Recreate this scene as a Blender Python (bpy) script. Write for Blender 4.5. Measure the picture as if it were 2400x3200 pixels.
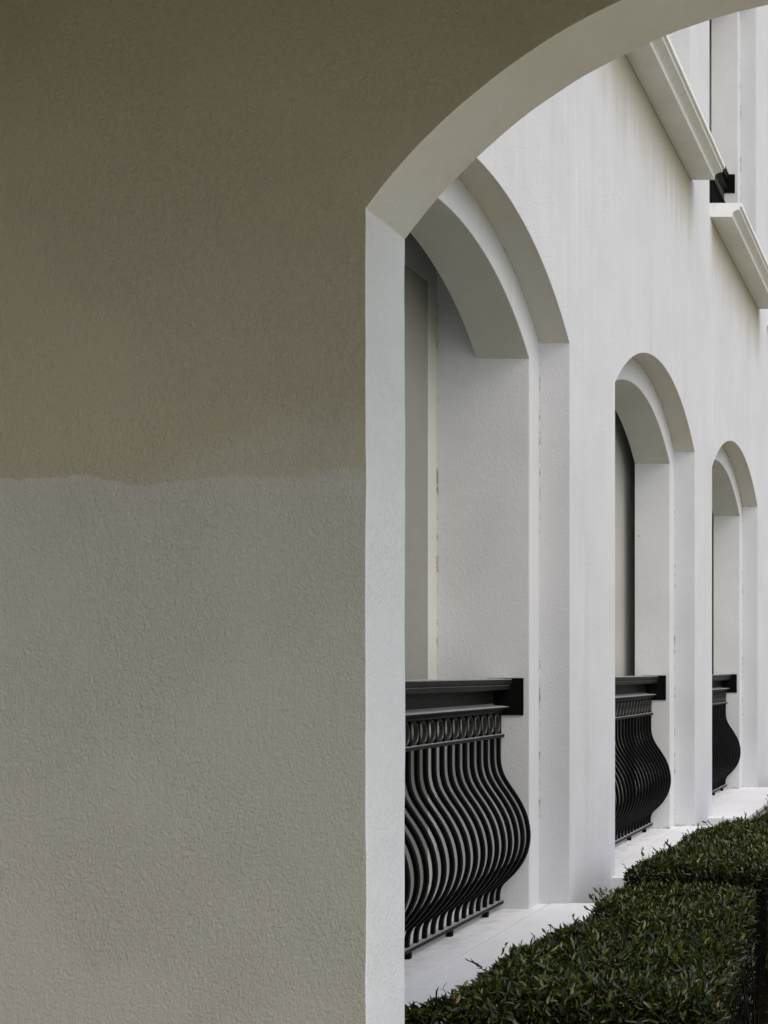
import bpy, bmesh, math, random
import numpy as np
from mathutils import Vector, noise
random.seed(7); rng = np.random.default_rng(11)
for o in list(bpy.data.objects): bpy.data.objects.remove(o)
scene = bpy.context.scene; COL = scene.collection
U = 0.0025        # metres per modelling unit across the view
K = 8.3           # metres per modelling unit of depth
EYE = 1.60
# ------------------------------------------------------------------ camera
cam_d = bpy.data.cameras.new("camera"); cam = bpy.data.objects.new("camera", cam_d); COL.objects.link(cam)
cam.location = (0, 0, EYE); cam.rotation_euler = (math.radians(90), 0, 0)
cam_d.sensor_fit = 'HORIZONTAL'; cam_d.sensor_width = 36
cam_d.lens = 36 * (K / U) / 2400
cam_d.shift_x = -(2958 - 1200) / 2400; cam_d.shift_y = (2095 - 1600) / 2400
cam_d.clip_start = 0.05; cam_d.clip_end = 2000
scene.camera = cam
# ------------------------------------------------------------------ light
SUN_EL, SUN_AZ = math.radians(50), math.radians(126)     # azimuth from +Y towards +X
w = bpy.data.worlds.new("World"); scene.world = w; w.use_nodes = True
nt = w.node_tree; nt.nodes.clear()
sky = nt.nodes.new("ShaderNodeTexSky"); sky.sky_type = 'NISHITA'; sky.sun_disc = False
sky.sun_elevation = SUN_EL; sky.sun_rotation = SUN_AZ; sky.dust_density = 4; sky.air_density = 1.0
hs = nt.nodes.new("ShaderNodeHueSaturation"); hs.inputs["Saturation"].default_value = 0.85
bg = nt.nodes.new("ShaderNodeBackground"); bg.inputs[1].default_value = 0.15
out = nt.nodes.new("ShaderNodeOutputWorld")
nt.links.new(sky.outputs[0], hs.inputs["Color"]); nt.links.new(hs.outputs[0], bg.inputs[0]); nt.links.new(bg.outputs[0], out.inputs[0])
sd = bpy.data.lights.new("sun", 'SUN'); sd.energy = 0.6; sd.angle = math.radians(80); sd.color = (1, .99, .975)
sun = bpy.data.objects.new("sun", sd); COL.objects.link(sun)
dirv = Vector((math.sin(SUN_AZ) * math.cos(SUN_EL), math.cos(SUN_AZ) * math.cos(SUN_EL), math.sin(SUN_EL)))
sun.rotation_euler = dirv.to_track_quat('Z', 'Y').to_euler()
vs = scene.view_settings; vs.view_transform = 'Standard'; vs.look = 'None'; vs.gamma = 1; vs.exposure = 0.24
vs.use_curve_mapping = False
scene.cycles.max_bounces = 10; scene.cycles.diffuse_bounces = 6

# ------------------------------------------------------------------ helpers
def X(u): return u * U
def Z(u): return EYE + u * U
def Y(d): return d * K

def tag(o, label=None, cat=None, group=None, kind=None):
    for k, v in (('label', label), ('category', cat), ('group', group), ('kind', kind)):
        if v: o[k] = v
    return o

def empty(name, loc=(0, 0, 0)):
    o = bpy.data.objects.new(name, None); o.location = loc; COL.objects.link(o); o.empty_display_size = .1
    return o

def link(name, me, mat=None, parent=None, loc=(0, 0, 0)):
    if mat and not me.materials: me.materials.append(mat)
    o = bpy.data.objects.new(name, me); COL.objects.link(o)
    o.location = loc
    if parent: o.parent = parent
    return o

def mesh(name, verts, faces, mat=None, smooth=False):
    me = bpy.data.meshes.new(name); me.from_pydata(verts, [], faces)
    bm = bmesh.new(); bm.from_mesh(me); bmesh.ops.remove_doubles(bm, verts=bm.verts, dist=1e-5)
    bmesh.ops.recalc_face_normals(bm, faces=bm.faces)
    bm.to_mesh(me); bm.free()
    if smooth:
        for p in me.polygons: p.use_smooth = True
    if mat: me.materials.append(mat)
    return me

def bevel(o, wd=.004, seg=2, ang=40):
    m = o.modifiers.new("bevel", 'BEVEL'); m.width = wd; m.segments = seg
    m.limit_method = 'ANGLE'; m.angle_limit = math.radians(ang); m.harden_normals = False
    return o

def box(x0, x1, y0, y1, z0, z1):
    v = [(x, y, z) for x in (x0, x1) for y in (y0, y1) for z in (z0, z1)]
    f = [(0, 1, 3, 2), (4, 6, 7, 5), (0, 4, 5, 1), (2, 3, 7, 6), (0, 2, 6, 4), (1, 5, 7, 3)]
    return v, f

def extrude_y(profile, y0, y1):
    n = len(profile)
    v = [(x, y0, z) for x, z in profile] + [(x, y1, z) for x, z in profile]
    f = [tuple(range(n)), tuple(range(2 * n - 1, n - 1, -1))]
    f += [(i, i + n, (i + 1) % n + n, (i + 1) % n) for i in range(n)]
    return v, f

# ------------------------------------------------------------------ materials
def nodes(name):
    m = bpy.data.materials.new(name); m.use_nodes = True
    t = m.node_tree; b = t.nodes["Principled BSDF"]
    return m, t, b
def N(t, typ, **kw):
    n = t.nodes.new(typ)
    for k, v in kw.items():
        if k in n.inputs.keys(): n.inputs[k].default_value = v
        else: setattr(n, k, v)
    return n
def L(t, a, b): t.links.new(a, b)
def ramp(t, fac, stops):
    r = t.nodes.new("ShaderNodeValToRGB"); L(t, fac, r.inputs[0])
    e = r.color_ramp.elements
    while len(e) < len(stops): e.new(.5)
    for el, (p, c) in zip(e, stops):
        el.position = p; el.color = (c, c, c, 1) if isinstance(c, (int, float)) else (*c, 1)
    return r
def mixc(t, fac, a, b, mode='MIX'):
    n = t.nodes.new("ShaderNodeMix"); n.data_type = 'RGBA'; n.blend_type = mode
    def setin(i, v):
        if hasattr(v, 'links') or hasattr(v, 'is_linked'): L(t, v, n.inputs[i])
        elif isinstance(v, (int, float)): n.inputs[i].default_value = v
        else: n.inputs[i].default_value = (*v, 1)
    setin(0, fac); setin(6, a); setin(7, b)
    return n.outputs[2]
def math_(t, op, a, b=None, c=None, clamp=False):
    n = t.nodes.new("ShaderNodeMath"); n.operation = op; n.use_clamp = clamp
    for i, v in enumerate((a, b, c)):
        if v is None: continue
        if hasattr(v, 'is_linked'): L(t, v, n.inputs[i])
        else: n.inputs[i].default_value = v
    return n.outputs[0]
def maprange(t, v, a, b, c=0., d=1., smooth=True):
    n = t.nodes.new("ShaderNodeMapRange"); n.interpolation_type = 'SMOOTHSTEP' if smooth else 'LINEAR'
    L(t, v, n.inputs[0])
    for i, q in enumerate((a, b, c, d)): n.inputs[i + 1].default_value = q
    return n.outputs[0]
def geo(t):
    g = t.nodes.new("ShaderNodeNewGeometry")
    s = t.nodes.new("ShaderNodeSeparateXYZ"); L(t, g.outputs["Position"], s.inputs[0])
    return g.outputs["Position"], s.outputs
def scaled(t, vec, sc):
    m = t.nodes.new("ShaderNodeMapping"); m.inputs["Scale"].default_value = sc; L(t, vec, m.inputs[0]); return m.outputs[0]

def plaster(name, base, streak=0.0, bump=.0025, scale=90, upper=False, grime=False, rebate=False, mott=.05, rough=.9, fine=False):
    m, t, b = nodes(name)
    pos, s = geo(t)
    col = None
    n1 = N(t, "ShaderNodeTexNoise", Scale=2.3, Detail=5.0, Roughness=.6); L(t, pos, n1.inputs[0])
    v = maprange(t, n1.outputs[0], .3, .7, 1 - mott, 1 + mott, False)
    sc = t.nodes.new("ShaderNodeVectorMath"); sc.operation = 'SCALE'
    sc.inputs[0].default_value = base; L(t, v, sc.inputs["Scale"]); col = sc.outputs[0]
    gn = t.nodes.new("ShaderNodeNewGeometry"); gs = t.nodes.new("ShaderNodeSeparateXYZ"); L(t, gn.outputs["True Normal"], gs.inputs[0])
    anx = math_(t, 'ABSOLUTE', gs.outputs[0]); face = maprange(t, anx, .4, .6); side = maprange(t, anx, .4, .6, 1, 0)
    if streak:
        sv = scaled(t, pos, (5, 5, .22))
        n2 = N(t, "ShaderNodeTexNoise", Scale=1.3, Detail=6.0, Roughness=.7); L(t, sv, n2.inputs[0])
        f = math_(t, 'MULTIPLY', maprange(t, n2.outputs[0], .52, .75, 0, streak, True), face)
        col = mixc(t, f, col, (.50, .495, .47))
        n2b = N(t, "ShaderNodeTexNoise", Scale=4.5, Detail=4.0, Roughness=.6); L(t, sv, n2b.inputs[0])
        f = math_(t, 'MULTIPLY', maprange(t, n2b.outputs[0], .55, .75, 0, streak * .6, True), face)
        col = mixc(t, f, col, (.86, .85, .83))
    if name == "ledge_paint":
        ng = N(t, "ShaderNodeTexNoise", Scale=7.0, Detail=8.0, Roughness=.7); L(t, scaled(t, pos, (2.2, .7, 1)), ng.inputs[0])
        col = mixc(t, maprange(t, ng.outputs[0], .52, .8, 0, .35), col, (.45, .44, .41))
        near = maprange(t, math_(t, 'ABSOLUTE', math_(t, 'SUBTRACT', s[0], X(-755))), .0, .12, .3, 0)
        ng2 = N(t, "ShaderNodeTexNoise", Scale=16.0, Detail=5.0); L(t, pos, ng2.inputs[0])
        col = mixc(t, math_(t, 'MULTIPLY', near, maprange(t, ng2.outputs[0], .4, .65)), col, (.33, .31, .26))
    if grime:      # olive dirt washed down the wall below the upper ledges
        sv = scaled(t, pos, (14, 14, .5))
        n3 = N(t, "ShaderNodeTexNoise", Scale=1.5, Detail=5.0, Roughness=.65); L(t, sv, n3.inputs[0])
        depth = math_(t, 'MULTIPLY_ADD', n3.outputs[0], .55, .02)
        under = math_(t, 'SUBTRACT', Z(1292), s[2])
        q = math_(t, 'DIVIDE', under, depth)
        f = maprange(t, q, 0.0, 1.9, .85, 0., True)
        low = maprange(t, under, -.02, .0, 0, 1, False)
        facing = maprange(t, s[0], X(-674.5), X(-673.5), 0, 1, False)
        f = math_(t, 'MULTIPLY', math_(t, 'MULTIPLY', f, low), facing)
        # only under the ledges' own stretches
        m1 = math_(t, 'MULTIPLY', maprange(t, s[1], Y(.575), Y(.60)), maprange(t, s[1], Y(.838), Y(.858), 1, 0))
        m2 = math_(t, 'MULTIPLY', maprange(t, s[1], Y(.905), Y(.925)), maprange(t, s[1], Y(1.14), Y(1.16), 1, 0))
        f = math_(t, 'MULTIPLY', f, math_(t, 'ADD', m1, m2, clamp=True))
        col = mixc(t, f, col, (.40, .37, .27))
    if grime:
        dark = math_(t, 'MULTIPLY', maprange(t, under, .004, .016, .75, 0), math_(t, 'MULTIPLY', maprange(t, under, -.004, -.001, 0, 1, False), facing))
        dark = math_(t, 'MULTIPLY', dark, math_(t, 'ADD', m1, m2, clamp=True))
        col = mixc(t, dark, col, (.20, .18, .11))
    if name in ("white_facade_paint", "reveal_plaster", "ledge_paint", "archway_reveal_lit"):      # olive grime on undersides, plus their warm bounce-lit tone painted in
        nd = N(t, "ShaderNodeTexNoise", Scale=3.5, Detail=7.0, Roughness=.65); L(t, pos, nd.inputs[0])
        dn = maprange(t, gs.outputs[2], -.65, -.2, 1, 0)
        col = mixc(t, math_(t, 'MULTIPLY', dn, maprange(t, nd.outputs[0], .3, .7, .55, 1)), col, {"reveal_plaster": (.54, .535, .475), "archway_reveal_lit": (.64, .63, .575), "ledge_paint": (.66, .65, .59)}.get(name, (.60, .57, .47)))
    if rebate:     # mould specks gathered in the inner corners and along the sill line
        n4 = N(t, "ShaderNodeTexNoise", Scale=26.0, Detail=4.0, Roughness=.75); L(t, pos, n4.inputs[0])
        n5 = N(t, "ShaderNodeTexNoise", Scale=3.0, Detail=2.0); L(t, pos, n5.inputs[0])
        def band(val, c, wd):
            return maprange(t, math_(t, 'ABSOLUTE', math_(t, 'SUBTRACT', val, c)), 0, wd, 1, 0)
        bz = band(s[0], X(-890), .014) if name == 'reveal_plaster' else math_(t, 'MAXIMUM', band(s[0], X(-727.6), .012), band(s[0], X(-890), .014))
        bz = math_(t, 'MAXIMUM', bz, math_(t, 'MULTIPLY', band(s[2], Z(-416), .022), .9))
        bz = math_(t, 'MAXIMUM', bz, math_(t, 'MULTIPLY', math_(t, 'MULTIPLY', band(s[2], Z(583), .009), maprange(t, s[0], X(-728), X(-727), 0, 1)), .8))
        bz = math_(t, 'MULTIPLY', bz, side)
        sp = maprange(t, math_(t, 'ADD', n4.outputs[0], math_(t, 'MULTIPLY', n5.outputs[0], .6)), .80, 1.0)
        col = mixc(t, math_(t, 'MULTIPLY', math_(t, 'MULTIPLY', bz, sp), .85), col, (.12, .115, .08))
        # scattered single marks
        vo = N(t, "ShaderNodeTexVoronoi", Scale=5.0); L(t, pos, vo.inputs[0])
        dot = maprange(t, vo.outputs["Distance"], .02, .06, .55, 0)
        wn = t.nodes.new("ShaderNodeSeparateColor"); L(t, vo.outputs["Color"], wn.inputs[0])
        pick = maprange(t, wn.outputs[0], .72, .74)
        col = mixc(t, math_(t, 'MULTIPLY', dot, pick), col, (.2, .19, .15))
    if upper:      # repainted darker coat above an uneven brush line, a third coat in between
        na = N(t, "ShaderNodeTexNoise", Scale=3.2, Detail=4.0, Roughness=.55); L(t, scaled(t, pos, (1, 1, .3)), na.inputs[0])
        step = math_(t, 'MULTIPLY', math_(t, 'SUBTRACT', na.outputs[0], .5), .13)
        nbr = N(t, "ShaderNodeTexNoise", Scale=38.0, Detail=4.0, Roughness=.7); L(t, pos, nbr.inputs[0])
        step = math_(t, 'ADD', step, math_(t, 'MULTIPLY', math_(t, 'SUBTRACT', nbr.outputs[0], .5), .028))
        tilt = maprange(t, s[0], -1.9, -1.4, 0, .02)
        zz = math_(t, 'SUBTRACT', math_(t, 'ADD', s[2], step), tilt)
        # the edge is sharp on the left and fades to the right
        sharp = maprange(t, s[0], -2.0, -1.45, .004, .014)
        e = math_(t, 'DIVIDE', math_(t, 'SUBTRACT', zz, EYE + .455), sharp)
        f = maprange(t, e, -1, 1)
        mid = mixc(t, 1.0, col, (.90, .885, .80), 'MULTIPLY')
        top = mixc(t, 1.0, col, (.86, .80, .675), 'MULTIPLY')
        nb = N(t, "ShaderNodeTexNoise", Scale=2.1, Detail=3.0); L(t, pos, nb.inputs[0])
        rise = math_(t, 'MULTIPLY_ADD', maprange(t, s[0], -2.1, -1.5), .17, -.03)
        zz2 = math_(t, 'ADD', s[2], math_(t, 'MULTIPLY', math_(t, 'SUBTRACT', nb.outputs[0], .5), .22))
        e2 = maprange(t, math_(t, 'SUBTRACT', math_(t, 'SUBTRACT', zz2, EYE + .46), rise), -.045, .045)
        col2 = mixc(t, e2, mid, top)
        col = mixc(t, f, col, col2)
        # a few chips
        vo = N(t, "ShaderNodeTexVoronoi", Scale=3.3); L(t, pos, vo.inputs[0])
        dot = maprange(t, vo.outputs["Distance"], .012, .03, .6, 0)
        wn = t.nodes.new("ShaderNodeSeparateColor"); L(t, vo.outputs["Color"], wn.inputs[0])
        pick = maprange(t, wn.outputs[0], .7, .72)
        col = mixc(t, math_(t, 'MULTIPLY', dot, pick), col, (.12, .11, .08))
    L(t, col, b.inputs["Base Color"])
    b.inputs["Roughness"].default_value = rough
    b.inputs["Specular IOR Level"].default_value = .25
    # trowelled relief: worm-like ridges, finer grain, slow undulation
    wv = N(t, "ShaderNodeTexNoise", Scale=scale * .35, Detail=2.0); L(t, pos, wv.inputs[0])
    off = t.nodes.new("ShaderNodeVectorMath"); off.operation = 'SCALE'; L(t, wv.outputs["Color"], off.inputs[0]); off.inputs["Scale"].default_value = .012
    ad = t.nodes.new("ShaderNodeVectorMath"); L(t, scaled(t, pos, (1, 1, .7)), ad.inputs[0]); L(t, off.outputs[0], ad.inputs[1])
    r1 = N(t, "ShaderNodeTexNoise", Scale=scale, Detail=3.0, Roughness=.6); L(t, ad.outputs[0], r1.inputs[0])
    ridge = math_(t, 'ABSOLUTE', math_(t, 'SUBTRACT', r1.outputs[0], .5))
    ridge = maprange(t, ridge, 0, .16, 0, .45)
    ridge = math_(t, 'ADD', ridge, math_(t, 'MULTIPLY', maprange(t, r1.outputs[0], .38, .62, 0, 1), .7))
    if fine: ridge = maprange(t, r1.outputs[0], .3, .7, 0, 1, False)
    r2 = N(t, "ShaderNodeTexNoise", Scale=scale * 2.6, Detail=2.0); L(t, pos, r2.inputs[0])
    amp = N(t, "ShaderNodeTexNoise", Scale=2.5, Detail=2.0); L(t, pos, amp.inputs[0])
    am = maprange(t, amp.outputs[0], .35, .65, .7, 1.0)
    h = math_(t, 'ADD', math_(t, 'MULTIPLY', ridge, am), math_(t, 'MULTIPLY', r2.outputs[0], .35))
    r3 = N(t, "ShaderNodeTexNoise", Scale=6.0, Detail=1.0); L(t, pos, r3.inputs[0])
    h = math_(t, 'ADD', h, math_(t, 'MULTIPLY', r3.outputs[0], .7))
    bp = t.nodes.new("ShaderNodeBump"); bp.inputs["Strength"].default_value = 1; bp.inputs["Distance"].default_value = bump
    L(t, h, bp.inputs["Height"]); L(t, bp.outputs[0], b.inputs["Normal"])
    return m

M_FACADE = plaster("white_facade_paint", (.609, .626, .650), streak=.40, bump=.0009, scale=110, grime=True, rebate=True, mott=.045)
M_INNER = plaster("inner_plaster", (.60, .60, .57), bump=.0010, scale=70, rebate=True)
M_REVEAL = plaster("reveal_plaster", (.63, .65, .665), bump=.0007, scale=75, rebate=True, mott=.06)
M_CEIL = plaster("ceiling_plaster", (.16, .15, .12), bump=.001, scale=60)  # base set dark to deepen the shade at the recess tops
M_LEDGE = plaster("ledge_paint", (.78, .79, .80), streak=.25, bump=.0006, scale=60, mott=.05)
M_PORCH = plaster("porch_stucco", (.358, .351, .306), bump=.0044, scale=150, fine=True, upper=True, mott=.012)  # darker base carries part of the wall's shade
M_JAMB = plaster("archway_reveal_lit", (.75, .77, .79), bump=.0014, scale=120, mott=.04)  # same plaster as the arch wall, sky light painted in as a paler base
M_PANEL = plaster("grey_green_panel_paint", (.27, .275, .25), bump=.0012, scale=60)

M_PANEL2 = plaster("grey_panel_paint", (.42, .43, .40), bump=.001, scale=60)
def metal(name, c, rough, dust=0.):
    m, t, b = nodes(name)
    pos, s = geo(t)
    n = N(t, "ShaderNodeTexNoise", Scale=30.0, Detail=5.0, Roughness=.7); L(t, pos, n.inputs[0])
    col = mixc(t, maprange(t, n.outputs[0], .45, .75, 0, .35), (c, c, c * .96), (c * 1.7 + .006,) * 3)
    if dust:
        g = t.nodes.new("ShaderNodeNewGeometry"); sn = t.nodes.new("ShaderNodeSeparateXYZ"); L(t, g.outputs["Normal"], sn.inputs[0])
        up = maprange(t, sn.outputs[2], .5, .95, 0, dust)
        col = mixc(t, math_(t, 'MULTIPLY', up, maprange(t, n.outputs[0], .3, .55, .6, 1)), col, (.5, .5, .49))
    L(t, col, b.inputs["Base Color"])
    b.inputs["Roughness"].default_value = rough; b.inputs["Metallic"].default_value = 0.0
    b.inputs["Specular IOR Level"].default_value = .07 if c < .01 else (.15 if dust else .5)
    bp = t.nodes.new("ShaderNodeBump"); bp.inputs["Distance"].default_value = .0004; L(t, n.outputs[0], bp.inputs["Height"]); L(t, bp.outputs[0], b.inputs["Normal"])
    return m
M_IRON = metal("black_painted_iron", .003, .55)
M_RAIL = metal("dusty_iron_rail", .013, .5, dust=.9)
M_PLATE = metal("matt_black_plate", .004, .9)

# ------------------------------------------------------------------ wall with arched openings
class Arch:
    """opening between y0 and y1, floor zb, springing zs, circle centre (yc,zc), radius r"""
    def __init__(s, y0, y1, zb, zs, yc, zc, r):
        s.y0, s.y1, s.zb, s.zs, s.yc, s.zc, s.r = y0, y1, zb, zs, yc, zc, r
    def top(s, y):
        return s.zc + math.sqrt(max(0, s.r ** 2 - (y - s.yc) ** 2))

def make_arches(dl, dr, zb, zs, zs_in):
    y0, y1 = Y(dl), Y(dr); W = y1 - y0; rise = (151 if dl < .5 else 142) * U
    R = (W * W / 4 + rise * rise) / (2 * rise); yc = (y0 + y1) / 2; zc = Z(zs) + rise - R
    o = Arch(y0, y1, Z(zb), Z(zs), yc, zc, R)
    r = R - 58 * U; h = .0127 * K
    i = Arch(y0 + h, y1 - h, Z(zb), 0, yc, zc, r); i.zs = i.top(i.y0)
    return o, i

def wall_layer(x0, x1, ops, ya, yb, za, zb, front=True, back=False, seg=44):
    """solid between x0 (front) and x1 (back) over ya..yb, za..zb, with arched holes"""
    ys = {ya, yb}
    for a in ops:
        for k in range(seg + 1): ys.add(round(a.y0 + (a.y1 - a.y0) * k / seg, 6))
    ys = sorted(y for y in ys if ya <= y <= yb)
    cols = []
    for i in range(len(ys) - 1):
        l, r = ys[i], ys[i + 1]; mid = (l + r) / 2
        hs = sorted([a for a in ops if a.y0 < mid < a.y1], key=lambda a: a.zb)
        ints = []; lo = (za, za)
        for a in hs:
            ints.append((lo[0], lo[1], a.zb, a.zb)); lo = (a.top(l), a.top(r))
        ints.append((lo[0], lo[1], zb, zb)); cols.append((l, r, hs, ints))
    lev = {y: set() for y in ys}
    for l, r, hs, ints in cols:
        for a, b, c, d in ints:
            lev[l] |= {round(a, 6), round(c, 6)}; lev[r] |= {round(b, 6), round(d, 6)}
    V, F = [], []
    def poly(pts):
        n = len(V); V.extend(pts); F.append(tuple(range(n, n + len(pts))))
    for l, r, hs, ints in cols:
        for a, b, c, d in ints:
            Lz = sorted(z for z in lev[l] if a - 1e-5 <= z <= c + 1e-5); Rz = sorted(z for z in lev[r] if b - 1e-5 <= z <= d + 1e-5)
            for xx, on in ((x0, front), (x1, back)):
                if on: poly([(xx, l, z) for z in Lz] + [(xx, r, z) for z in reversed(Rz)])
        for a in hs:
            poly([(x0, l, a.top(l)), (x0, r, a.top(r)), (x1, r, a.top(r)), (x1, l, a.top(l))])
            poly([(x0, l, a.zb), (x0, r, a.zb), (x1, r, a.zb), (x1, l, a.zb)])
    for a in ops:
        for y in (a.y0, a.y1):
            y = round(y, 6)
            zz = sorted({z for z in lev[y] if a.zb - 1e-5 <= z <= a.top(y) + 1e-4})
            poly([(x0, y, z) for z in zz] + [(x1, y, z) for z in reversed(zz)])
    # outer ends, top, bottom
    for y in (ya, yb):
        poly([(x0, y, za), (x0, y, zb), (x1, y, zb), (x1, y, za)])
    poly([(x0, ya, zb), (x0, yb, zb), (x1, yb, zb), (x1, ya, zb)])
    return V, F

# =========================================================== the place
# ---- ground
def sheet(name, x0, x1, y0, y1, z, mat):
    me = mesh(name, [(x0, y0, z), (x1, y0, z), (x1, y1, z), (x0, y1, z)], [(0, 1, 2, 3)], mat)
    return tag(link(name, me), kind='structure')
m, t, b = nodes("dark_soil"); pos, s = geo(t)
n = N(t, "ShaderNodeTexNoise", Scale=14.0, Detail=8.0, Roughness=.7); L(t, pos, n.inputs[0])
L(t, mixc(t, maprange(t, n.outputs[0], .35, .7), (.020, .016, .011), (.055, .045, .032)), b.inputs["Base Color"]); b.inputs["Roughness"].default_value = 1
M_SOIL = m
m, t, b = nodes("pale_paving"); pos, s = geo(t)
n = N(t, "ShaderNodeTexNoise", Scale=3.0, Detail=8.0, Roughness=.7); L(t, pos, n.inputs[0])
L(t, mixc(t, maprange(t, n.outputs[0], .35, .7), (.34, .32, .22), (.46, .435, .32)), b.inputs["Base Color"]); b.inputs["Roughness"].default_value = .9
M_PAVE = m
sheet("ground", -300, 300, -300, 300, 0, M_PAVE)
sheet("planting_bed", -1.68, .3, 2.76, 16, .004, M_SOIL)

# ---- the arcade building
bld = tag(empty("arcade_building", (X(-672.8), Y(.7), 0)),
          "white rendered building with a receding row of arched openings and moulded upper ledges", "building")
def part(name, vf, mat, bev=None, parent=None, smooth=False):
    par = parent or bld; o = link(name, mesh(name, vf[0], vf[1], mat, smooth), None, par)
    o.location = -Vector(par.location) if par.parent is None else (0, 0, 0)
    if bev: bevel(o, bev)
    return o
low = [(.361, .5711), (.6494, .8547), (.9179, 1.139), (1.2173, 1.4225), (1.50, 1.706)]
upp = [(.361, .5711), (.630, .8358), (.908, 1.129), (1.2073, 1.4125), (1.49, 1.696)]
outs, ins = [], []
for dl, dr in low:
    o_, i_ = make_arches(dl, dr, -425, 583.7, 551); outs.append(o_); ins.append(i_)
for dl, dr in upp:
    o_, i_ = make_arches(dl, dr, 1323, 2346, 2313); outs.append(o_); ins.append(i_)
YA, YB, ZT = Y(.3315), Y(1.95), Z(3300)
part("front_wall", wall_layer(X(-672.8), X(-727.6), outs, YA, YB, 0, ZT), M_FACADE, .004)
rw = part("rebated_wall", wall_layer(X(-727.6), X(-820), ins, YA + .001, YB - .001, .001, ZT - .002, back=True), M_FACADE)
bw = rw.data.attributes.new("bevel_weight_edge", 'FLOAT', 'EDGE')
for e in rw.data.edges:      # ease only the outer arrises
    va, vb = (rw.data.vertices[k].co for k in e.vertices)
    if va.x > X(-728) and vb.x > X(-728): bw.data[e.index].value = 1.0
bm_ = bevel(rw, .004); bm_.modifiers[0].limit_method = 'WEIGHT'
rw.data.materials.append(M_REVEAL)
for p in rw.data.polygons:
    if abs(p.normal.x) < .5 or p.center.x < X(-819): p.material_index = 1
# rooms behind the openings: back wall, partition beside the first opening, ceilings
part("back_wall", box(X(-940), X(-890), YA, YB, 0, ZT), M_INNER)
part("partition", box(X(-890), X(-820), Y(.5584), Y(.575), 0, Z(1280)), M_REVEAL)
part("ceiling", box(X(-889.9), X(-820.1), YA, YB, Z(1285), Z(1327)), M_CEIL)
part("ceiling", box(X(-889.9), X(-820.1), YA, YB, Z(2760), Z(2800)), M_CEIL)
part("inner_floor", box(X(-889.9), X(-710.2), YA + .01, YB - .01, Z(-440), Z(-416.6)), M_LEDGE)
part("inner_floor", box(X(-889.9), X(-709.3), YA + .01, YB - .01, Z(1327.2), Z(1331.4)), M_LEDGE)
pn = part("panel", box(X(-889.5), X(-880), Y(.375), Y(.5432), Z(-416), Z(660)), M_PANEL, .003)
for d0, d1 in ((.665, .92), (.935, 1.20)):
    part("panel", box(X(-889.5), X(-852), Y(d0), Y(d1), Z(-416), Z(760)), M_PANEL2, .003)
pn['label'] = "grey green flat panel on the back wall behind the nearest opening"

def ledge(d0, d1, zt, xo=-586.7):
    dz = zt - 1332; dx = xo + 586.7
    pr = [(-706.8, 1332), (xo, 1332)]
    pr += [(xo, 1321.5), (xo - 6.5, 1320), (xo - 6.5, 1314)]
    cx, cz, rx, rz = xo - 6.5, 1298.0, 21.0, 14.5       # cove: concave quarter
    for k in range(0, 9):
        a = math.pi / 2 * (1 - k / 8)
        pr.append((cx - rx * math.cos(a), cz + rz * math.sin(a)))
    pr += [(xo - 27.5, 1292), (-706.8, 1292)]
    pr = [(X(x), Z(z + dz)) for x, z in pr]
    return extrude_y(pr, Y(d0), Y(d1))
lower_ledges = [(.345, .5721), (.642, .8557), (.9009, 1.140), (1.209, 1.4235), (1.495, 1.707)]
def slabs(d0, d1, n, gap, *a):
    """a ledge laid in n cast lengths with hairline joints"""
    L_ = (d1 - d0) / n; cuts = [d0 + L_ * (k + (random.uniform(-.12, .12) if 0 < k < n else 0)) for k in range(n + 1)]
    for k in range(n):
        g0 = 0 if k == 0 else gap / K / 2; g1 = 0 if k == n - 1 else gap / K / 2
        part("ledge_slab", ledge(cuts[k] + g0, cuts[k + 1] - g1, *a), M_LEDGE, .0015)
for d0, d1 in lower_ledges: slabs(d0, d1, 3, .0022, -416, -564)
upper_ledges = [(.345, .5757), (.6225, .8431), (.9117, 1.144), (1.2, 1.42)]
for d0, d1 in upper_ledges: slabs(d0, d1, 4, .0012, 1332, -583.5)

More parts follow.
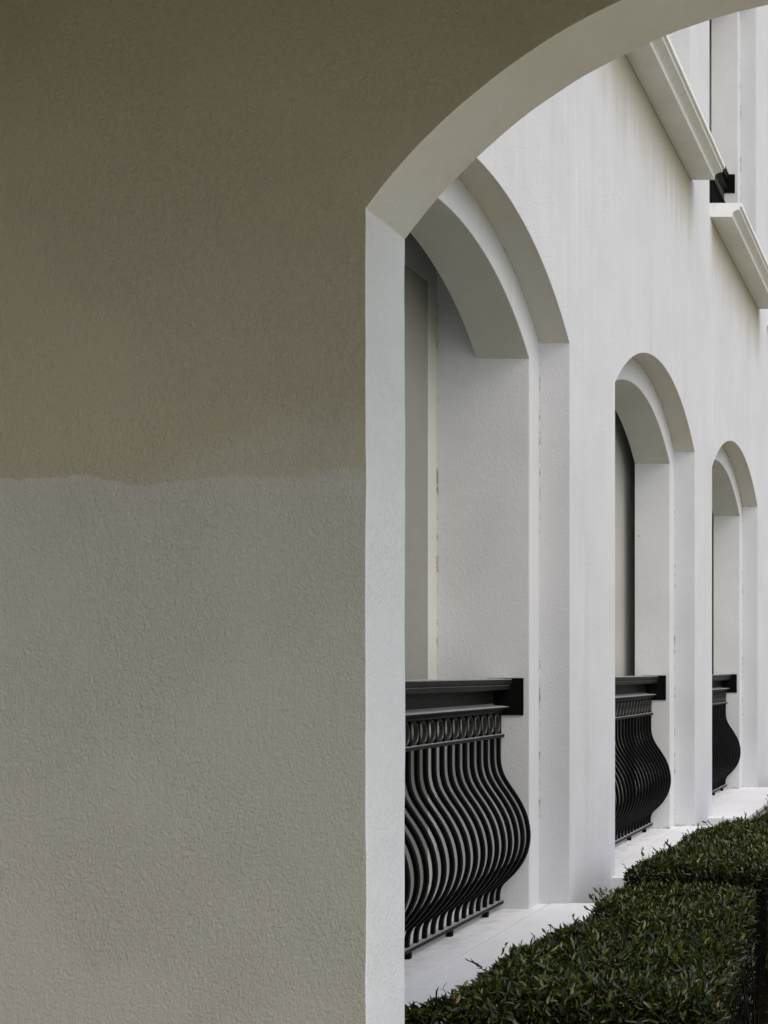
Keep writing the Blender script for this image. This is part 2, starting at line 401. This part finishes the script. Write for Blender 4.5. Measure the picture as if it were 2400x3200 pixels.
# ---- porch with the big archway
porch = tag(empty("arched_porch", (-2.0, Y(.3075), 0)),
            "beige stucco archway wall in shade filling the left, worn two-tone paint, pale arch edge", "archway")
TB, TF = .33, .3075
kx = TB * U
acx, acz, aR = (2796.2 - 2958) * kx, EYE + (2095 - 1868.5) * kx, 1894.6 * kx
xl = (1267.5 - 2958) * kx; xr = 2 * acx - xl
zsp = acz + math.sqrt(aR ** 2 - (xl - acx) ** 2)
PX0, PX1, PZ = -2.75, 1.42, EYE + 1.95
def porch_wall(yf, yb):
    seg = 110; js = 70
    V, F, G = [], [], []
    def poly(p): 
        n = len(V); V.extend(p); F.append(tuple(range(n, n + len(p))))
    def wob(a, k): return .0022 * noise.noise(Vector((a * 4.1, k * 7.7, 0))) + .0011 * noise.noise(Vector((a * 17, k * 3.3, 9)))
    rows = []
    for yy, k in ((yf, 1), (yb, 2)):
        left = [(xl + wob(zsp * q / js, k), zsp * q / js) for q in range(js)]
        arc = []
        for q in range(seg + 1):
            x = xl + (xr - xl) * q / seg; ang = math.atan2(math.sqrt(max(0, aR ** 2 - (x - acx) ** 2)), x - acx)
            r = aR + wob(ang * aR + 3, k); arc.append((acx + r * math.cos(ang), acz + r * math.sin(ang)))
        right = [(xr + wob(zsp * q / js + 9, k), zsp * q / js) for q in range(js - 1, -1, -1)]
        path = left + arc + right; rows.append(path)
        zp = arc[0][1]
        poly([(PX0, yy, 0)] + [(x, yy, z) for x, z in left + [arc[0]]] + [(arc[0][0], yy, PZ), (PX0, yy, PZ)])
        poly([(PX1, yy, 0)] + [(x, yy, z) for x, z in reversed([arc[-1]] + right)] + [(arc[-1][0], yy, PZ), (PX1, yy, PZ)])
        for a, b_ in zip(arc, arc[1:]): poly([(a[0], yy, a[1]), (b_[0], yy, b_[1]), (b_[0], yy, PZ), (a[0], yy, PZ)])
    f, b_ = rows
    for q in range(len(f) - 1):
        poly([(f[q][0], yf, f[q][1]), (f[q + 1][0], yf, f[q + 1][1]), (b_[q + 1][0], yb, b_[q + 1][1]), (b_[q][0], yb, b_[q][1])])
    poly([(PX0, yf, PZ), (PX1, yf, PZ), (PX1, yb, PZ), (PX0, yb, PZ)])
    for x in (PX0, PX1): poly([(x, yf, 0), (x, yf, PZ), (x, yb, PZ), (x, yb, 0)])
    return V, F
o = part("arch_wall", porch_wall(Y(TF), Y(TB)), M_PORCH, .004, porch)
o.data.materials.append(M_JAMB)
for p in o.data.polygons:
    c, nn = p.center, p.normal
    if abs(nn.y) < .5 and xl - .01 < c.x < xr + .01 and c.z < PZ - .01: p.material_index = 1
    if nn.y > .5 or c.y > Y(TB) - .001: p.material_index = 1
part("shading_roof", box(PX0, PX1, 1.15, Y(TF) - .001, PZ - .2, PZ), M_JAMB, None, porch)  # out of view, added to shade the arch wall from above
part("shading_side_wall", box(PX0 - .2, PX0, .9, Y(TB), 0, PZ), M_JAMB, None, porch)  # out of view, added to help keep the arch wall dark

# ---- wrought iron railings
PITCH = .0647
def bar_mesh():
    pts = [(-778, -112), (-778, -150), (-776.5, -166), (-772, -181), (-763, -197), (-752, -213), (-741, -231), (-732.5, -250), (-727.5, -270),
           (-726, -288), (-728, -306), (-734.5, -325), (-745, -342), (-758, -357), (-769, -367), (-776, -376), (-779, -388), (-779.5, -402)]
    P = [Vector((x * U, 0, z * U)) for x, z in pts]
    # smooth through the points (Catmull-Rom)
    Q = []
    for i in range(len(P) - 1):
        p0, p1, p2, p3 = P[max(i - 1, 0)], P[i], P[i + 1], P[min(i + 2, len(P) - 1)]
        for k in range(2):
            u = k / 2
            Q.append(.5 * ((2 * p1) + (p2 - p0) * u + (2 * p0 - 5 * p1 + 4 * p2 - p3) * u * u + (3 * p1 - p0 - 3 * p2 + p3) * u ** 3))
    Q.append(P[-1])
    hw, ht = .0076, .0070
    V, F = [], []
    for i, q in enumerate(Q):
        tg = (Q[min(i + 1, len(Q) - 1)] - Q[max(i - 1, 0)]).normalized(); nn = Vector((-tg.z, 0, tg.x))
        if nn.x < 0: nn = -nn
        for a, b_ in ((-1, -1), (1, -1), (1, 1), (-1, 1)):
            p = q + nn * ht * a; V.append((p.x, b_ * hw, p.z))
    for i in range(len(Q) - 1):
        for k in range(4): F.append((4 * i + k, 4 * i + (k + 1) % 4, 4 * i + 4 + (k + 1) % 4, 4 * i + 4 + k))
    F += [(0, 1, 2, 3), tuple(4 * (len(Q) - 1) + k for k in (3, 2, 1, 0))]
    return mesh("baluster", V, F, M_IRON)
def ring_mesh():
    """oval ring standing proud of a thin pierced plate"""
    n = 20; zc = -91.5 * U; xc = -778 * U
    hy, hz = PITCH / 2, 18.5 * U
    oy, oz, iy, iz = hy - .0035, hz - .003, hy - .0085, hz - .0085
    V, F = [], []
    def ell(a, b_, x): 
        s0 = len(V)
        for k in range(n):
            q = 2 * math.pi * k / n; V.append((x, a * math.cos(q), zc + b_ * math.sin(q)))
        return s0
    xo, xb = xc + .009, xc - .009
    my, mz = (oy + iy) / 2, (oz + iz) / 2
    r = [ell(oy, oz, xb), ell(oy, oz, xo - .003), ell(my, mz, xo), ell(iy, iz, xo - .003), ell(iy, iz, xb)]
    for a, b_ in zip(r, r[1:] + r[:1]):
        for k in range(n): F.append((a + k, a + (k + 1) % n, b_ + (k + 1) % n, b_ + k))
    s0 = ell(oy, oz, xc - .002)          # pierced plate filling the corners
    s1 = len(V)
    for k in range(n):
        q = 2 * math.pi * k / n; c_, s_ = math.cos(q), math.sin(q); m_ = max(abs(c_), abs(s_))
        V.append((xc - .002, hy * c_ / m_, zc + hz * s_ / m_))
    for k in range(n): F.append((s0 + k, s0 + (k + 1) % n, s1 + (k + 1) % n, s1 + k))
    return mesh("oval_ring", V, F, M_IRON2)
M_IRON2 = metal("worn_iron_ring", .03, .32)
ME_BAR, ME_RING = bar_mesh(), ring_mesh()
ME_DIV = mesh("divider", *box(X(-782), X(-774.5), -.0035, .0035, -110 * U, -73 * U), M_IRON)
ME_FOOT = mesh("foot", *box(X(-783), X(-774), -.009, .009, -416.5 * U, -406.5 * U), M_IRON)
TOP = [(-800, -15), (-790, -14), (-758.5, -14.5), (-757, -16), (-757, -22.6), (-758, -23.8), (-761.5, -24.3), (-761.5, -25.2), (-760, -26), (-760, -32.6), (-761.5, -33.8),
       (-788, -34.6), (-790, -37), (-790, -58), (-787, -61), (-764, -62.6), (-762, -63.2), (-762, -65), (-766, -66.8), (-773, -70), (-774, -73.5), (-783, -73.5), (-796, -60), (-800, -30)]
def railing(yl, yr, zfloor, label):
    ya, yb = yl, yr
    yc = (ya + yb) / 2; rt = tag(empty("iron_railing", (0, yc, Z(zfloor + 416))), label, "railing", "bellied iron railings in the arched openings")
    rt.location = (X(-778), yc, Z(zfloor))
    off = Vector((-X(-778), 0, 416 * U))
    def put(name, me, y, mat=None): 
        return link(name, me, mat, rt, (off.x, y - yc, off.z))
    def rail(name, prof, a, b_, mat, bv=0):
        v, f = extrude_y([(X(x), z * U) for x, z in prof], a - yc, b_ - yc)
        o = link(name, mesh(name, v, f, mat), None, rt, (off.x, 0, off.z))
        if bv: bevel(o, bv, 1, 50)
        return o
    e = .006
    rail("handrail", TOP, ya + e, yb - e, M_RAIL)
    rail("lower_rail", [(-782, -110), (-771.5, -110), (-770.5, -111), (-770.5, -115.5), (-771.5, -116.5), (-782, -116.5)], ya + e, yb - e, M_RAIL)
    rail("bottom_rail", [(-784, -400), (-773.5, -400), (-772.5, -401), (-772.5, -406), (-773.5, -406.8), (-784, -406.8)], ya + .002, yb - .002, M_RAIL)
    nb = int((yb - ya - .02) / PITCH)
    for k in range(nb + 1):
        y = yb - .022 - k * PITCH
        if y < ya + .015: break
        put("baluster", ME_BAR, y)
        if y - PITCH > ya + .01: put("oval_ring", ME_RING, y - PITCH / 2 + .004)
        put("divider", ME_DIV, y + .004)
        if k % 5 == 2: put("foot", ME_FOOT, y)
    for y0, y1 in ((ya + .0005, ya + .006), (yb - .006, yb - .0005)):
        v, f = box(X(-800), X(-738), y0 - yc, y1 - yc, -78 * U, -13.2 * U)
        link("wall_plate", mesh("wall_plate", v, f, M_PLATE), None, rt, (off.x, 0, off.z))
    return rt
railing(ins[0].y0, ins[0].y1, -416, "black bellied iron railing in the nearest and largest arched opening, beside the stucco jamb")
railing(ins[1].y0, ins[1].y1, -416, "black bellied iron railing in the middle ground-floor arched opening, behind the hedge gap")
railing(ins[2].y0, ins[2].y1, -416, "smallest black bellied iron railing in the farthest ground-floor arch by the right edge")
railing(ins[7].y0, ins[7].y1, 1327, "black iron railing glimpsed between the two upper ledges at top right")

# ---- hedges
def leaf_material():
    m, t, b = nodes("hedge_leaf")
    at = t.nodes.new("ShaderNodeAttribute"); at.attribute_name = "tint"; at.attribute_type = 'GEOMETRY'
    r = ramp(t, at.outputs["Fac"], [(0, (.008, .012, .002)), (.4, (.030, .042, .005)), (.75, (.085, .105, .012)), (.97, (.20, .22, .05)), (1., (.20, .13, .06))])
    L(t, r.outputs[0], b.inputs["Base Color"]); b.inputs["Roughness"].default_value = .26
    b.inputs["Specular IOR Level"].default_value = .5
    tr = t.nodes.new("ShaderNodeBsdfTranslucent"); L(t, r.outputs[0], tr.inputs[0])
    mx = t.nodes.new("ShaderNodeMixShader"); mx.inputs[0].default_value = .16
    L(t, b.outputs[0], mx.inputs[1]); L(t, tr.outputs[0], mx.inputs[2])
    L(t, mx.outputs[0], t.nodes["Material Output"].inputs[0])
    return m
M_LEAF = leaf_material()
m, t, b = nodes("dark_twigs"); b.inputs["Base Color"].default_value = (.010, .009, .006, 1); b.inputs["Specular IOR Level"].default_value = .1; b.inputs["Roughness"].default_value = .9; M_TWIG = m

def leaves_mesh(pos, nrm, size, tint):
    """pos: bases, nrm: leaf directions. Each leaf: a folded, arching lance of 8 triangles"""
    n = len(pos)
    d = nrm / np.linalg.norm(nrm, axis=1)[:, None]
    rv = rng.normal(size=(n, 3)); side = np.cross(d, rv); side /= np.linalg.norm(side, axis=1)[:, None]
    up = np.cross(side, d)
    ts = [0, .3, .65, 1.]; wd = [.10, .5, .42, .0]
    bend = rng.uniform(.05, .35, n)[:, None]; L_ = size[:, None]; ww = (size * rng.uniform(.20, .42, n))[:, None]
    V = []
    for tt, w_ in zip(ts, wd):
        c = pos + d * L_ * tt + up * (-bend * L_ * tt * tt)
        fold = up * ww * .28 * (w_ > .05)
        if w_ == 0: V.append(c)
        else: V += [c - side * ww * w_ + fold, c, c + side * ww * w_ + fold]
    A = np.stack(V, 1)                      # n x 10 x 3
    base = np.array([(0, 1, 4), (0, 4, 3), (1, 2, 5), (1, 5, 4), (3, 4, 7), (3, 7, 6), (4, 5, 8), (4, 8, 7), (6, 7, 9), (7, 8, 9)])
    F = (np.arange(n)[:, None, None] * 10 + base[None]).reshape(-1, 3)
    me = bpy.data.meshes.new("foliage")
    me.vertices.add(n * 10); me.vertices.foreach_set("co", A.reshape(-1).astype(np.float32))
    nf = len(F); me.loops.add(nf * 3); me.loops.foreach_set("vertex_index", F.reshape(-1).astype(np.int32))
    me.polygons.add(nf); me.polygons.foreach_set("loop_start", np.arange(nf, dtype=np.int32) * 3)
    me.polygons.foreach_set("use_smooth", np.ones(nf, dtype=bool))
    me.update(); me.validate()
    a = me.attributes.new("tint", 'FLOAT', 'POINT'); a.data.foreach_set("value", np.repeat(tint, 10).astype(np.float32))
    me.materials.append(M_LEAF)
    return me

def hedge(d0, d1, xl0, xl1, xr0, xr1, ztop, label, dens=1.0, seed=0, leaf=.027):
    y0, y1 = Y(d0), Y(d1); ln = y1 - y0
    wid = abs(xr0 - xl0) * U
    root = tag(empty("clipped_hedge", ((X(xl0) + X(xr0)) / 2, (y0 + y1) / 2, 0)), label, "hedge", "dark clipped hedges along the wall")
    o0 = Vector(root.location)
    H = Z(ztop)
    def lump(x, y): return .030 * noise.noise(Vector((x * 3.1, y * 3.1, seed))) + .018 * noise.noise(Vector((x * 9, y * 9, seed + 5)))
    def frame(s, q):                         # s along, q across 0..1
        xa = X(xl0 + (xl1 - xl0) * s) - .07 * math.exp(-s * ln / .10) * (seed == 1) + .035 * noise.noise(Vector((s * ln * 3.3, seed * 7, 1))) + .015 * noise.noise(Vector((s * ln * 11, seed * 7, 4))); xb = X(xr0 + (xr1 - xr0) * s)
        return xa + (xb - xa) * q, y0 + ln * s
    P, D, S = [], [], []
    ntop = int(36000 * ln * wid * dens)
    for _ in range(ntop):
        s_, q = random.random(), random.random()
        x, y = frame(s_, q)
        e = min(q, 1 - q) * wid; ee = min(s_, 1 - s_) * ln; ed = min(e, ee)
        drop = .06 * max(0, 1 - ed / .09) ** 2
        z = H - .03 + lump(x, y) - drop - abs(random.gauss(0, .042)) + .010
        P.append((x, y, z)); D.append((random.gauss(0, .6), random.gauss(0, .6), random.uniform(-.1, 1.1))); S.append(leaf * (random.uniform(.5, 1.15) if random.random() > .06 else random.uniform(1.2, 1.7)))
    # stray shoots on top and along the wall side
    for _ in range(int(34 * ln)):
        s_ = random.random(); q = random.choice((0, random.random(), random.random()))
        x, y = frame(s_, q); z = H - .03 + lump(x, y)
        if q == 0: z -= .03
        nsh = random.randint(3, 6); dx, dy = random.gauss(0, .25), random.gauss(0, .25)
        if q == 0: dx -= .5
        for k in range(nsh):
            P.append((x + dx * k * .011, y + dy * k * .011, z + .009 * k))
            D.append((dx + random.gauss(0, .5), dy + random.gauss(0, .5), .9)); S.append(leaf * random.uniform(.5, 1.1))
    # sides: leaves thin out downwards, bare twigs below
    per = [(0, 1), (1, 1)]
    for side, length in (('l', ln), ('r', ln), ('n', wid), ('f', wid)):
        for _ in range(int(13000 * length * .55 * dens)):
            dep = random.random() ** 1.8 * .85
            u = random.random(); ins_ = abs(random.gauss(0, .03))
            if random.random() < dep * .9 or (side in 'rn' and random.random() < .35 + .6 * dep): continue
            if side == 'l': x, y = frame(u, 0); x += ins_; out_ = (-1, 0)
            elif side == 'r': x, y = frame(u, 1); x -= ins_; out_ = (1, 0)
            elif side == 'n': x, y = frame(0, u); y += ins_; out_ = (0, -1)
            else: x, y = frame(1, u); y -= ins_; out_ = (0, 1)
            bul = .02 * noise.noise(Vector((x * 4, y * 4 + dep * 5, seed + 2))) - .02
            z = H - .06 - dep
            if side == 'r' : x -= dep * .10
            if z < .03: continue
            P.append((x + out_[0] * bul, y + out_[1] * bul, z))
            D.append((out_[0] * .8 + random.gauss(0, .5), out_[1] * .8 + random.gauss(0, .5), random.uniform(-.2, .9))); S.append(leaf * random.uniform(.6, 1.25))
    P, D, S = np.array(P), np.array(D), np.array(S)
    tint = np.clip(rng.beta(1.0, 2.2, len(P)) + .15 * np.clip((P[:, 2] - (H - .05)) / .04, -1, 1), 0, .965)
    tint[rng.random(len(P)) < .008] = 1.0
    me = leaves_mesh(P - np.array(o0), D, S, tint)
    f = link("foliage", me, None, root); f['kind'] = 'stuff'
    # stems and twigs
    V, F = [], []
    def stick(a, b_, r0, r1):
        a, b_ = Vector(a), Vector(b_); tq = (b_ - a).normalized(); u_ = tq.orthogonal().normalized(); v_ = tq.cross(u_); n0 = len(V)
        for p, r_ in ((a, r0), (b_, r1)):
            for k in range(3):
                q = 2 * math.pi * k / 3; V.append(tuple(p + (u_ * math.cos(q) + v_ * math.sin(q)) * r_ - o0))
        for k in range(3): F.append((n0 + k, n0 + (k + 1) % 3, n0 + 3 + (k + 1) % 3, n0 + 3 + k))
    for _ in range(int(160 * ln)):
        x, y = frame(random.random(), random.uniform(.06, .94)); p = Vector((x, y, 0)); r_ = random.uniform(.004, .008)
        for k in range(4):
            q = p + Vector((random.gauss(0, .03), random.gauss(0, .03), (H - .12) / 4)); stick(p, q, r_, r_ * .8)
            for _ in range(3):
                e_ = q + Vector((random.gauss(0, .06), random.gauss(0, .06), random.uniform(.0, .12)))
                e_.z = min(e_.z, H - .05)
                e_.x = min(max(e_.x, x - .05, X(max(xl0, xl1)) + .03), X(min(xr0, xr1)) - .03); e_.y = min(max(e_.y, y0 + .03), y1 - .03); stick(q, e_, .0025, .0012)
            p = q; r_ *= .8
    me = mesh("twigs", V, F, M_TWIG); g = link("twigs", me, None, root); g['kind'] = 'stuff'
    # solid dark core, added to stop light passing through the hedge
    q = [frame(0, .1), frame(0, .88), frame(1, .88), frame(1, .1)]
    iy = .05
    q = [(q[0][0], q[0][1] + iy), (q[1][0], q[1][1] + iy), (q[2][0], q[2][1] - iy), (q[3][0], q[3][1] - iy)]
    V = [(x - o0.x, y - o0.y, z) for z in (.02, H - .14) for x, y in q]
    me = mesh("dark_core", V, [(0, 1, 2, 3), (4, 5, 6, 7)] + [(i, (i + 1) % 4, (i + 1) % 4 + 4, i + 4) for i in range(4)], M_TWIG)
    link("dark_core", me, None, root)
    return root
hedge(.338, .522, -552, -520, -238, -312, -338, "large dark green clipped hedge in the foreground along the nearest ledge", seed=1)
hedge(.567, .742, -576, -535, -285, -285, -338, "middle clipped hedge behind the dark gap, beside the ledge of the second arch", seed=2)
hedge(.80, 1.25, -478, -470, -200, -200, -352, "farthest clipped hedge at the right edge, below the farthest ledge", seed=3, dens=.6)
